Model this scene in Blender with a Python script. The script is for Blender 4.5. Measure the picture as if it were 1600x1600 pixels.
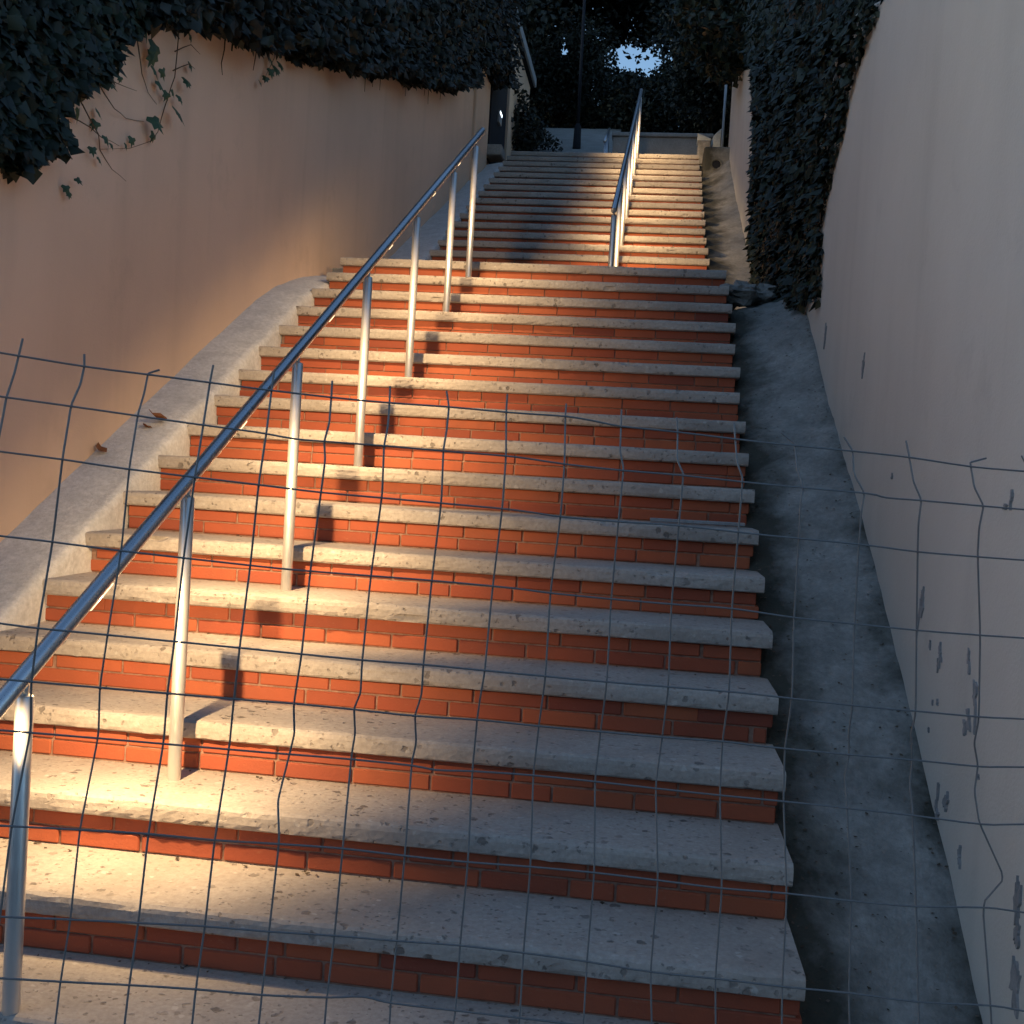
import bpy, bmesh, math, random
import numpy as np
from mathutils import Vector, Matrix, noise as mnoise

for o in list(bpy.data.objects):
    bpy.data.objects.remove(o)
R = math.radians
SC = bpy.context.scene
COL = SC.collection
rng = np.random.default_rng(7)
random.seed(7)

# ------------------------------------------------------------------ camera
cam_d = bpy.data.cameras.new('camera')
cam = bpy.data.objects.new('camera', cam_d)
COL.objects.link(cam)
yaw, pitch, roll = -0.1224, -0.0311, 0.0588
f = Vector((math.sin(yaw)*math.cos(pitch), math.cos(yaw)*math.cos(pitch), math.sin(pitch)))
rt = Vector((math.cos(yaw), -math.sin(yaw), 0))
up = rt.cross(f)
rt2 = rt*math.cos(roll) + up*math.sin(roll)
up2 = -rt*math.sin(roll) + up*math.cos(roll)
m = Matrix((rt2, up2, -f)).transposed().to_4x4()
m.translation = Vector((2.2367, -2.2891, 1.307))
cam.matrix_world = m
cam_d.sensor_width = 36
cam_d.lens = 1685.8/1600*36
cam_d.clip_start = 0.05
cam_d.clip_end = 2000
SC.camera = cam

# ------------------------------------------------------------------ sky, dusk
SUN_EL, SUN_AZ = 12.0, 255.0        # afterglow low to the left of the stairs, behind the hedge
world = bpy.data.worlds.new('World')
SC.world = world
world.use_nodes = True
wn = world.node_tree
bg = wn.nodes['Background']
sky = wn.nodes.new('ShaderNodeTexSky')
sky.sky_type = 'NISHITA'
sky.sun_disc = False
sky.sun_elevation = R(SUN_EL)
sky.sun_rotation = R(SUN_AZ)
sky.air_density = 1.0
sky.dust_density = 0.2
sky.ozone_density = 2.3
wn.links.new(sky.outputs[0], bg.inputs['Color'])
bg.inputs['Strength'].default_value = 0.145

sun_d = bpy.data.lights.new('sun', 'SUN')
sun = bpy.data.objects.new('sun', sun_d)
COL.objects.link(sun)
sun_d.energy = 0.03
sun_d.angle = R(40)
sun_d.color = (1.0, 0.93, 0.86)
az, el = R(SUN_AZ), R(30)
sd = Vector((math.sin(az)*math.cos(el), math.cos(az)*math.cos(el), math.sin(el)))
sun.rotation_euler = sd.to_track_quat('Z', 'Y').to_euler()

vs = SC.view_settings
vs.view_transform = 'Standard'
vs.look = 'None'
vs.exposure = 0.85
vs.gamma = 1
SC.render.engine = 'CYCLES'
SC.cycles.use_denoising = True
SC.cycles.max_bounces = 4
SC.cycles.diffuse_bounces = 3
SC.cycles.glossy_bounces = 2
SC.cycles.transmission_bounces = 1
SC.cycles.transparent_max_bounces = 2

# ------------------------------------------------------------------ helpers
def tag(o, label=None, cat=None, group=None, kind=None):
    if label: o['label'] = label
    if cat: o['category'] = cat
    if group: o['group'] = group
    if kind: o['kind'] = kind
    return o

def empty(name, loc, label=None, cat=None, group=None):
    o = bpy.data.objects.new(name, None)
    o.empty_display_size = 0.1
    COL.objects.link(o)
    o.location = loc
    return tag(o, label, cat, group)

def link(name, me, mat, parent=None, smooth=False):
    o = bpy.data.objects.new(name, me)
    COL.objects.link(o)
    if mat is not None and len(me.materials) == 0:
        me.materials.append(mat)
    if smooth:
        me.polygons.foreach_set('use_smooth', [True]*len(me.polygons))
    if parent is not None:
        o.parent = parent
        o.matrix_parent_inverse = Matrix.Translation(-parent.location)
    return o

def pyd(name, vs, fs):
    me = bpy.data.meshes.new(name)
    me.from_pydata([tuple(v) for v in vs], [], fs)
    me.update()
    return me

def box_bm(bm, x0, x1, y0, y1, z0, z1):
    v = [bm.verts.new(p) for p in ((x0,y0,z0),(x1,y0,z0),(x1,y1,z0),(x0,y1,z0),(x0,y0,z1),(x1,y0,z1),(x1,y1,z1),(x0,y1,z1))]
    fs = [bm.faces.new([v[i] for i in q]) for q in ((0,3,2,1),(4,5,6,7),(0,1,5,4),(1,2,6,5),(2,3,7,6),(3,0,4,7))]
    return v, fs

def bm_mesh(name, bm, bevel=0.0, seg=1):
    if bevel:
        bmesh.ops.bevel(bm, geom=list(bm.edges), offset=bevel, segments=seg, affect='EDGES', profile=0.5)
    bmesh.ops.recalc_face_normals(bm, faces=bm.faces)
    me = bpy.data.meshes.new(name)
    bm.to_mesh(me)
    bm.free()
    return me

def box(name, x0, x1, y0, y1, z0, z1, mat, parent=None, bevel=0.004):
    bm = bmesh.new()
    box_bm(bm, x0, x1, y0, y1, z0, z1)
    return link(name, bm_mesh(name, bm, bevel), mat, parent)

def tube_geo(pts, rad, n=8):
    pts = [Vector(p) for p in pts]
    if not hasattr(rad, '__len__'):
        rad = [rad]*len(pts)
    vs, fs = [], []
    prev = None
    for i, p in enumerate(pts):
        d = (pts[min(i+1, len(pts)-1)] - pts[max(i-1, 0)]).normalized()
        if prev is None:
            a = Vector((0,0,1)) if abs(d.z) < 0.9 else Vector((1,0,0))
            u = d.cross(a).normalized()
        else:
            u = (prev - d*prev.dot(d)).normalized()
        prev = u
        w = d.cross(u)
        for k in range(n):
            t = 2*math.pi*k/n
            vs.append(p + (u*math.cos(t) + w*math.sin(t))*rad[i])
    for i in range(len(pts)-1):
        for k in range(n):
            a, b = i*n+k, i*n+(k+1) % n
            fs.append((a, b, b+n, a+n))
    fs.append(tuple(range(n-1, -1, -1)))
    fs.append(tuple(range((len(pts)-1)*n, len(pts)*n)))
    return vs, fs

def tube(name, pts, rad, mat, parent=None, n=8, smooth=True):
    vs, fs = tube_geo(pts, rad, n)
    return link(name, pyd(name, vs, fs), mat, parent, smooth)

def grid(name, rows, mat, parent=None, smooth=True):
    vs = [p for r_ in rows for p in r_]
    n = len(rows[0])
    fs = [(i*n+j, i*n+j+1, (i+1)*n+j+1, (i+1)*n+j) for i in range(len(rows)-1) for j in range(n-1)]
    return link(name, pyd(name, vs, fs), mat, parent, smooth)

def nz(x, y, z, s=1.0):
    return mnoise.noise(Vector((x*s, y*s, z*s)))

# ------------------------------------------------------------------ materials
class NT:
    def __init__(self, name):
        self.m = bpy.data.materials.new(name)
        self.m.use_nodes = True
        self.t = self.m.node_tree
        self.b = self.t.nodes['Principled BSDF']
        self.geo = self.t.nodes.new('ShaderNodeNewGeometry')
    def n(self, typ, **kw):
        x = self.t.nodes.new(typ)
        for k, v in kw.items():
            if k in ('operation', 'blend_type', 'data_type', 'feature', 'noise_dimensions', 'clamp', 'interpolation_type'):
                setattr(x, k, v)
            else:
                x.inputs[k].default_value = v
        return x
    def l(self, a, b):
        self.t.links.new(a, b)
    def pos(self, sx=1, sy=1, sz=1):
        mp = self.n('ShaderNodeMapping')
        mp.inputs['Scale'].default_value = (sx, sy, sz)
        self.l(self.geo.outputs['Position'], mp.inputs['Vector'])
        return mp.outputs[0]
    def noise(self, vec, scale, detail=4, rough=0.55):
        x = self.n('ShaderNodeTexNoise', Scale=scale, Detail=detail, Roughness=rough)
        self.l(vec, x.inputs['Vector'])
        return x.outputs['Fac']
    def ramp(self, fac, stops):
        x = self.t.nodes.new('ShaderNodeValToRGB')
        e = x.color_ramp.elements
        while len(e) < len(stops):
            e.new(0.5)
        for el, (p, col) in zip(e, stops):
            el.position = p
            el.color = (*col, 1) if len(col) == 3 else col
        self.l(fac, x.inputs[0])
        return x.outputs[0]
    def mix(self, fac, a, b, mode='MIX'):
        x = self.n('ShaderNodeMix', data_type='RGBA', blend_type=mode)
        if isinstance(fac, float): x.inputs[0].default_value = fac
        else: self.l(fac, x.inputs[0])
        for i, v in ((6, a), (7, b)):
            if isinstance(v, tuple): x.inputs[i].default_value = (*v, 1)
            else: self.l(v, x.inputs[i])
        return x.outputs[2]
    def math(self, op, a, b=None):
        x = self.n('ShaderNodeMath', operation=op)
        for i, v in enumerate((a, b)):
            if v is None: continue
            if isinstance(v, (int, float)): x.inputs[i].default_value = v
            else: self.l(v, x.inputs[i])
        return x.outputs[0]
    def bump(self, h, strength=0.3, dist=0.01, nrm=None):
        x = self.n('ShaderNodeBump', Strength=strength, Distance=dist)
        self.l(h, x.inputs['Height'])
        if nrm is not None: self.l(nrm, x.inputs['Normal'])
        return x.outputs[0]
    def out(self, col, rough=0.8, nrm=None, metallic=0.0, spec=0.3):
        if isinstance(col, tuple): self.b.inputs['Base Color'].default_value = (*col, 1)
        else: self.l(col, self.b.inputs['Base Color'])
        if isinstance(rough, (int, float)): self.b.inputs['Roughness'].default_value = rough
        else: self.l(rough, self.b.inputs['Roughness'])
        if nrm is not None: self.l(nrm, self.b.inputs['Normal'])
        self.b.inputs['Metallic'].default_value = metallic
        self.b.inputs['Specular IOR Level'].default_value = spec
        return self.m
    def sep(self):
        x = self.t.nodes.new('ShaderNodeSeparateXYZ')
        self.l(self.geo.outputs['Position'], x.inputs[0])
        return x.outputs
BLK, WHT = (0,0,0), (1,1,1)

def m_brick():
    k = NT('brick')
    oi = k.t.nodes.new('ShaderNodeObjectInfo')
    rnd = k.math('FRACT', k.math('ADD', oi.outputs['Random'], k.geo.outputs['Random Per Island']))
    col = k.ramp(rnd, [(0, (.31,.074,.040)), (.3, (.38,.094,.046)), (.65, (.42,.116,.052)), (.88, (.36,.090,.046)), (1, (.24,.060,.038))])
    p = k.pos()
    g1 = k.noise(p, 9, 5)
    col = k.mix(k.ramp(g1, [(.35, BLK), (.75, WHT)]), col, k.mix(.25, col, (.2,.07,.04)))
    g2 = k.noise(k.pos(1,1,2.5), 55, 4, .6)
    col = k.mix(k.ramp(g2, [(.62, BLK), (.78, (.45,.45,.45))]), col, (.42,.19,.11))
    g4 = k.noise(k.pos(2,2,1), 2.2, 4, .6)
    col = k.mix(k.ramp(g4, [(.55, BLK), (.75, (.35,.35,.35))]), col, (.16,.06,.04))
    return k.out(col, .75, k.bump(k.noise(p, 140, 3), .35, .003), spec=.25)

def m_slab():
    k = NT('washed_concrete')
    p = k.pos()
    big = k.noise(p, 3.0, 5)
    fine = k.noise(p, 70, 5, .65)
    col = k.ramp(big, [(.25, (.34,.303,.268)), (.5, (.45,.405,.362)), (.75, (.51,.468,.424))])
    col = k.mix(k.ramp(fine, [(.35, BLK), (.7, WHT)]), k.mix(.45, col, (.22,.19,.17)), col)
    # aggregate: pits where pebbles fell out, pale pebbles
    def blobs(scale, thr, seedoff):
        v = k.n('ShaderNodeTexVoronoi', Scale=scale, Randomness=1.0)
        mp = k.n('ShaderNodeMapping')
        mp.inputs['Location'].default_value = (seedoff, seedoff*.7, seedoff*.3)
        mp.inputs['Scale'].default_value = (1, 1.15, 1)
        k.l(k.geo.outputs['Position'], mp.inputs['Vector'])
        wob = k.n('ShaderNodeTexNoise', Scale=60.0, Detail=2.0)
        k.l(mp.outputs[0], wob.inputs['Vector'])
        mx = k.n('ShaderNodeMix', data_type='RGBA', blend_type='LINEAR_LIGHT')
        mx.inputs[0].default_value = .012
        k.l(mp.outputs[0], mx.inputs[6]); k.l(wob.outputs['Color'], mx.inputs[7])
        k.l(mx.outputs[2], v.inputs['Vector'])
        sp = k.t.nodes.new('ShaderNodeSeparateColor')
        k.l(v.outputs['Color'], sp.inputs[0])
        rad = k.math('MULTIPLY', k.math('POWER', sp.outputs[0], 2.5), thr)
        d = k.math('SUBTRACT', rad, v.outputs['Distance'])
        x = k.n('ShaderNodeMapRange', clamp=True)
        x.inputs['From Min'].default_value = 0.0
        x.inputs['From Max'].default_value = .12
        k.l(d, x.inputs['Value'])
        return x.outputs[0]
    pits = blobs(27, .44, 0.0)
    pits2 = blobs(60, .46, 3.3)
    peb = blobs(30, .34, 7.1)
    patch = k.ramp(k.noise(p, 5, 3), [(.35, (.25,.25,.25)), (.6, WHT)])
    pit = k.math('MULTIPLY', k.math('MAXIMUM', pits, k.math('MULTIPLY', pits2, .7)), patch)
    col = k.mix(k.math('MULTIPLY', pit, .75), col, (.11,.095,.085))
    col = k.mix(k.math('MULTIPLY', peb, .55), col, (.56,.53,.49))
    stain = k.noise(k.pos(1.2,.6,1), 1.6, 5, .6)
    col = k.mix(k.ramp(stain, [(.55, BLK), (.75, (.5,.5,.5))]), col, (.20,.18,.16))
    h = k.math('SUBTRACT', k.math('MULTIPLY', fine, .35), pit)
    h = k.math('ADD', h, k.math('MULTIPLY', k.noise(p, 22, 4), .5))
    return k.out(col, .85, k.bump(h, .7, .006), spec=.25)

def m_mortar():
    k = NT('mortar')
    p = k.pos()
    col = k.ramp(k.noise(p, 40, 4), [(.3, (.20,.11,.08)), (.7, (.36,.22,.16))])
    return k.out(col, .9, k.bump(k.noise(p, 200, 3), .4, .003))

def m_wall(name, base, marks=0.0):
    k = NT(name)
    p = k.pos()
    big = k.noise(k.pos(1,1,.6), .9, 5)
    c1 = tuple(v*.88 for v in base); c2 = tuple(min(1, v*1.07) for v in base)
    col = k.ramp(big, [(.3, c1), (.7, c2)])
    streak = k.noise(k.pos(5,5,.35), 1.0, 4)
    col = k.mix(k.ramp(streak, [(.55, BLK), (.8, (.35,.35,.35))]), col, tuple(v*.72 for v in base))
    grime = k.noise(k.pos(1,1,.8), 2.6, 6, .68)
    col = k.mix(k.ramp(grime, [(.60, BLK), (.80, (.30,.30,.30))]), col, tuple(v*.5 for v in base))
    speck = k.noise(k.pos(1,1,.6), 26, 3, .6)
    col = k.mix(k.ramp(speck, [(.72, BLK), (.78, (.35,.35,.35))]), col, tuple(v*.45 for v in base))
    if marks:
        mk = k.noise(k.pos(1,1,.45), 9, 4, .65)
        col = k.mix(k.ramp(mk, [(.69, BLK), (.73, (marks,)*3)]), col, (.16,.15,.14))
    h = k.math('ADD', k.noise(p, 95, 4, .6), k.math('MULTIPLY', k.noise(p, 7, 3), 2.0))
    return k.out(col, .9, k.bump(h, .3, .006), spec=.2)

def m_concrete(name, c1, c2, moss=None, bump=.5, sc=5):
    k = NT(name)
    p = k.pos()
    col = k.ramp(k.noise(p, sc, 6, .6), [(.3, c1), (.7, c2)])
    col = k.mix(k.ramp(k.noise(p, 45, 4, .65), [(.35, BLK), (.7, WHT)]), k.mix(.35, col, tuple(v*.4 for v in c1)), col)
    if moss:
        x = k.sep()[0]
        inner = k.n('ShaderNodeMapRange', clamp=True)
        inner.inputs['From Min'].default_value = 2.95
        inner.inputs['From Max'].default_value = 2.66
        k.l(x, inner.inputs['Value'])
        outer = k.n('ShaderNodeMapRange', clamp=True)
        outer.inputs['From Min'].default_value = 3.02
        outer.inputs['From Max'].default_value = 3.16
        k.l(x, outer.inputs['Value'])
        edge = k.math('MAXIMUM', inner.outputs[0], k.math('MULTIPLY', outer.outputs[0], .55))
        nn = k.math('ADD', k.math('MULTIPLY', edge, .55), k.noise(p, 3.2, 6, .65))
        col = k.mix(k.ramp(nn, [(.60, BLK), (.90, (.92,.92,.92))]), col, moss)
    h = k.math('ADD', k.noise(p, 18, 6, .65), k.math('MULTIPLY', k.noise(p, 110, 3), .4))
    return k.out(col, .92, k.bump(h, bump, .012), spec=.2)

def m_steel(name, col, rough, metallic=1.0):
    k = NT(name)
    g = k.noise(k.pos(30, 30, 4), 6, 4)
    r_ = k.ramp(g, [(.3, (rough*.8,)*3), (.7, (rough*1.25,)*3)])
    return k.out(col, r_, None, metallic, .5)

def m_leaf(name, cols, rough=.55):
    k = NT(name)
    n_ = len(cols)
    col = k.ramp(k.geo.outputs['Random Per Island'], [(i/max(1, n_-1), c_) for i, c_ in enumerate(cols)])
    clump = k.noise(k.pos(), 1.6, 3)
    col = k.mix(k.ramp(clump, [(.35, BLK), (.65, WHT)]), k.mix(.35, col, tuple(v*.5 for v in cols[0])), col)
    k.b.inputs['Subsurface Weight'].default_value = 0
    return k.out(col, rough, None, 0, .35)

def m_emit(name, col, s):
    k = NT(name)
    k.b.inputs['Emission Color'].default_value = (*col, 1)
    k.b.inputs['Emission Strength'].default_value = s
    return k.out((.6,.6,.6), .4)

M = dict(
    brick=m_brick(), slab=m_slab(), mortar=m_mortar(),
    wall=m_wall('cream_render', (.665,.475,.345)), rwall=m_wall('cream_render_worn', (.60,.555,.49)),
    chip=m_concrete('bare_render', (.24,.24,.245), (.38,.37,.365)),
    kerb=m_concrete('pale_mortar', (.52,.52,.52), (.68,.68,.68), None, .5, 9),
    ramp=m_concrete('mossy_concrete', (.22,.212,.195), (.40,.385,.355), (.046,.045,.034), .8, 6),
    plain=m_concrete('grey_concrete', (.28,.275,.26), (.38,.37,.35)),
    pale=m_concrete('white_stone', (.50,.52,.49), (.62,.63,.60)),
    stone=m_concrete('loose_stone', (.22,.21,.19), (.42,.39,.36), None, .9, 14),
    asphalt=m_concrete('asphalt', (.045,.045,.045), (.07,.07,.068), None, .6, 30),
    earth=m_concrete('dark_soil', (.04,.035,.025), (.075,.065,.045)),
    steel=m_steel('stainless_steel', (.52,.53,.55), .30), zinc=m_steel('zinc_wire', (.19,.185,.185), .6, .4),
    post=m_steel('brushed_steel', (.66,.64,.61), .36, .7),
    darkdoor=m_concrete('dark_door_paint', (.018,.020,.028), (.026,.028,.036), None, .1, 2),
    fascia=m_steel('painted_fascia', (.30,.31,.33), .6, 0.0),
    lens=m_emit('led_lens', (1.0,.72,.40), 1.2), glow=m_emit('lit_keypad', (.75,.88,1.0), 2.2),
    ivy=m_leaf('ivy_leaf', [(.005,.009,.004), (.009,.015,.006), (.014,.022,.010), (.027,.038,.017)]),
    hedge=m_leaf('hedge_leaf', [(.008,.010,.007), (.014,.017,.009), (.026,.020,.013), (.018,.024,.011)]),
    vine=m_leaf('vine_leaf', [(.030,.055,.026), (.045,.080,.034), (.060,.095,.045)]),
    tree=m_leaf('tree_leaf', [(.006,.009,.006), (.010,.014,.008), (.016,.022,.012)]),
    bark=m_concrete('bark', (.030,.025,.020), (.060,.050,.040)),
    stem=m_concrete('vine_stem', (.09,.055,.035), (.14,.09,.06)),
    dead=m_concrete('dead_leaf', (.16,.065,.03), (.26,.11,.05)),
    dead2=m_leaf('litter', [(.05,.04,.03), (.10,.07,.045), (.16,.12,.09), (.05,.05,.035)], .8),
    batten=m_concrete('weathered_wood', (.30,.30,.30), (.42,.42,.42)),
)

# ------------------------------------------------------------------ layout constants (metres)
RI, GO, W = 0.165, 0.3053, 2.6934        # riser, going, width of the lower flight
Y0, G2, XL2, XR2 = 6.526, 0.336, 0.207, 2.645   # upper flight
NUP = 17
Z17 = 17*RI
ZTOP = Z17 + NUP*RI
YTOP = Y0 + (NUP-1)*G2
Xl = lambda y: -0.36 + 0.03*y
Xr = lambda y: 3.18 - 0.017*y
nos = lambda y: y/GO*RI
nos2 = lambda y: Z17 + RI*(1 + (y - Y0)/G2)
wtop = lambda y: 2.62 + 0.32*y
rtop = lambda y: 2.62 + 0.335*y
GZ = -0.33

# ------------------------------------------------------------------ setting
def sheet(name, pts, mat, res=1):
    return tag(link(name, pyd(name, pts, [tuple(range(len(pts)))]), mat), kind='structure')
sheet('ground', [(-300,-300,GZ-.006), (300,-300,GZ-.006), (300,300,GZ-.006), (-300,300,GZ-.006)], M['asphalt'])
sheet('pavement', [(-3,-2.6,GZ), (7,-2.6,GZ), (7,.6,GZ), (-3,.6,GZ)], M['plain'])

# hillside behind the walls: left terrace, right terrace and the plateau beyond
rows = []
for y in np.linspace(-0.4, 60, 40):
    z = (wtop(y) - .25) if y < 12 else min(6.4 + (y-12)*.33, 12)
    rows.append([(-120, y, z+6 + nz(3,y*.1,0)*1.5), (-40, y, z+3), (-8, y, z+.3), (-2, y, z), (Xl(min(y, 14))-.22, y, z)])
tag(grid('hillside', rows, M['earth']), kind='structure')
rows = []
for y in np.linspace(-0.4, 60, 40):
    z = (rtop(y) - .25) if y < 12 else min(6.6 + (y-12)*.33, 12)
    rows.append([(Xr(min(y, 14))+.22, y, z), (6, y, z), (12, y, z+.3), (40, y, z+3), (120, y, z+6 + nz(9,y*.1,0)*1.5)])
tag(grid('hillside', rows, M['earth']), kind='structure')
rows = []
for y in np.linspace(16.6, 60, 20):
    z = 7.3 + (y-16.6)*.2
    rows.append([(-.15, y, z), (1.4, y, z+.05), (3.1, y, z)])
tag(grid('hillside', rows, M['earth']), kind='structure')

rows = []  # unseen slope behind the camera, added to block the bright low sky
for y in np.linspace(-10, -70, 14):
    z = GZ - .004 + 5.2*min(1, (-10-y)/4.5) + max(0, -y-14.5)*.18
    rows.append([(x, y + 1.2*nz(x,y,0,.05), z + (.5*nz(x,y,2,.12) if y < -11 else 0)) for x in np.linspace(-90, 90, 40)])
tag(grid('hillside', rows, M['earth']), kind='structure')

# landing between the flights, landing at the top, path climbing on from it
box_l = box('landing', Xl(6)-.05, W-.02, 17*GO+.40, Y0+.06, Z17-.6, Z17-.006, M['plain'], None, 0)
tag(box_l, kind='structure')
tag(box('upper_landing', Xl(12)-.05, 3.0, YTOP+.42, 13.9, ZTOP-.8, ZTOP-.006, M['plain'], None, 0), kind='structure')
rows = []
for y in np.linspace(12.9, 17.2, 16):
    z = ZTOP + .004 + (y-12.9)*.47
    rows.append([(x, y, z + .012*nz(x,y,1,3)) for x in np.linspace(-.35, 1.40, 8)])
tag(grid('path', rows, M['plain']), kind='structure')

# right-hand concrete ramp beside the steps
RB_Y = [-.6, .2, .559, .855, 1.173, 1.464, 1.849, 2.41, 3.451, 4.276, 4.9, 5.6, 6.6, 7.98, 9.844, 11.156, 12.2]
RB_Z = [-.60, -.25, -.011, .206, .426, .649, .885, 1.252, 1.855, 2.399, 2.58, 2.66, 2.80, 3.497, 4.517, 5.325, 5.60]
def inner_z(y):
    if y < 4.9: return max(nos(y) - .17, GZ-.1)
    if y < 6.6: return 2.48 + (y-4.9)/1.7*.25
    return min(nos2(y) - .19, 5.58)
rows = []
ys = np.concatenate([np.arange(-.5, 5, .06), np.arange(5, 12.2, .12)])
for y in ys:
    r_ = []
    zi, zo = inner_z(y), float(np.interp(y, RB_Y, RB_Z))
    for u in np.linspace(0, 1, 15):
        x = 2.56 + (Xr(y) + .05 - 2.56)*u
        t = max(0, (x - 2.6)/(Xr(y) - 2.6))
        z = zi + (zo - zi)*t + .016*nz(x,y,.5,7) + .012*nz(x,y,.9,19) + .012*nz(x,y,3.1,2.3) - .02*math.sin(math.pi*min(1,t)) - max(0, 2.665-x)*1.2
        r_.append((x, y, z))
    rows.append(r_)
tag(grid('ramp', rows, M['ramp']), kind='structure')

# ------------------------------------------------------------------ walls
def long_wall(name, fx, side, y0, y1, zt, mat, label, thick=.22):
    """rendered wall with a sloping top, slightly uneven face"""
    t = empty(name, (fx(y0), y0, GZ), label, 'wall')
    rows = []
    for y in np.arange(y0, y1+.001, .2):
        top = zt(y)
        col_ = [(fx(y), z) for z in np.linspace(GZ-.3, top-.02, 18)]
        r_ = [(x + .004*nz(1,y,z,1.7), y, z) for x, z in col_]
        r_ += [(fx(y)+side*.02, y, top), (fx(y)+side*(thick-.02), y, top), (fx(y)+side*thick, y, top-.02), (fx(y)+side*thick, y, GZ-.3)]
        rows.append(r_)
    vs = [p for r_ in rows for p in r_]
    n = len(rows[0])
    fs = [(i*n+j, i*n+j+1, (i+1)*n+j+1, (i+1)*n+j) for i in range(len(rows)-1) for j in range(n-1)]
    fs += [tuple(range(n)), tuple(range((len(rows)-1)*n, len(rows)*n))[::-1]]
    me = pyd(name, vs, fs)
    bm = bmesh.new(); bm.from_mesh(me); bmesh.ops.recalc_face_normals(bm, faces=bm.faces); bm.to_mesh(me); bm.free()
    link('wall_face', me, mat, t)
    return t

lw = long_wall('rendered_wall', Xl, -1, -.5, 11.2, wtop, M['wall'], 'cream rendered wall on the left with ivy spilling over its top')
box('pier', Xl(10.6)-.23, Xl(10.6)+.03, 10.3, 11.25, 4.6, 6.22, M['wall'], lw, .01)
rw = long_wall('rendered_wall', Xr, 1, -.5, 11.6, rtop, M['rwall'], 'pale rendered wall on the right with dark chips near its foot')
# chipped paint: irregular shallow patches on the right wall
CH = [(1.386,.965,.05,.14), (1.37,1.0,.03,.07), (3.561,2.15,.03,.10), (2.549,1.887,.03,.10), (1.139,.847,.035,.07), (1.15,.815,.02,.03), (.788,.782,.035,.12), (.83,.72,.03,.05),
      (.86,.69,.02,.04), (1.066,.417,.014,.09), (.977,.44,.03,.06), (1.05,.375,.025,.03), (.825,.326,.02,.05), (.384,.375,.03,.13), (.372,.30,.03,.06), (.357,.183,.045,.12),
      (1.249,.865,.015,.04), (.86,.87,.02,.06), (.62,1.33,.012,.05), (.66,1.31,.02,.016), (1.20,.60,.012,.015), (.72,.58,.014,.014), (1.13,.70,.012,.02), (1.18,.69,.012,.015), (1.9,1.4,.015,.02)]
for cy_, cz_, ry, rz in CH:
    n = 26
    vs, ang = [], []
    for i in range(n):
        a = 2*math.pi*i/n
        q = (.62 + .95*nz(math.cos(a)*1.6+cy_*9, math.sin(a)*1.6+cz_*7, cy_) + .30*random.uniform(-1, 1))
        q = max(.12, q)
        vs.append((math.cos(a)*ry*q*.66 + math.sin(a)*rz*.10*math.sin(cy_*17), math.sin(a)*rz*q*.66))
    V3 = [(Xr(cy_+a) - .0055, cy_+a, cz_+b) for a, b in vs] + [(Xr(cy_+a) + .004, cy_+a, cz_+b) for a, b in vs]
    fs = [tuple(range(n))[::-1]] + [(i, (i+1) % n, n+(i+1) % n, n+i) for i in range(n)]
    link('paint_chip', pyd('paint_chip', V3, fs), M['chip'], rw)

# ------------------------------------------------------------------ kerbs on the left
KY = [-.5, 1.731, 2.164, 2.691, 3.346, 4.181, 4.536, 4.75, 4.95, 5.15, 5.42]
KO = [-.02, -.010, .013, .03, .047, .062, .025, -.02, -.07, -.13, -.22]
def kerb(name, y0, y1, fz_wall, fz_in, xin, label):
    rows = []
    for y in np.arange(y0, y1+.001, .045):
        xw = Xl(y)-.03
        zi, zw = fz_in(y), fz_wall(y)
        r_ = []
        for u in np.linspace(0, 1, 13):
            x = xw + (xin - .02 - xw)*u
            z = zw + (zi - zw)*u + .007*nz(x,y,1,6) + .008*nz(x,y,7,2.1) + .004*math.sin(math.pi*u)
            r_.append((x, y, z))
        r_ += [(xin-.005+.010*nz(1,y,2,4), y, zi-.014), (xin+.002+.012*nz(1,y,2,4), y, zi-.05), (xin+.004+.012*nz(1,y,3,4), y, zi-.20), (xin+.004, y, zi-.5)]
        rows.append(r_)
    o = grid(name, rows, M['kerb'])
    return tag(o, label, 'kerb')
kerb('kerb', -.5, 5.42, lambda y: nos(y)+float(np.interp(y, KY, KO)), lambda y: nos(y)+float(np.interp(y, [-1, 4.1, 4.5, 4.9, 5.2, 5.42], [.012, .012, -.012, -.085, -.17, -.26])), 0.0,
     'pale mortar kerb along the left ends of the lower steps')
kerb('kerb', 6.5, 11.3, lambda y: nos2(y)-.07+.03*nz(0,y,0,1.5), lambda y: nos2(y)-.03, XL2, 'grey mortar kerb along the left ends of the upper steps')

# ------------------------------------------------------------------ staircases
_bm_cache = {}
def brick_mesh(length, hgt):
    key = (round(length, 3), round(hgt, 3))
    if key not in _bm_cache:
        bm = bmesh.new()
        box_bm(bm, -length/2, length/2, 0, .07, 0, hgt)
        _bm_cache[key] = bm_mesh('brick', bm, .0035)
        _bm_cache[key].materials.append(M['brick'])
    return _bm_cache[key]

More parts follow.
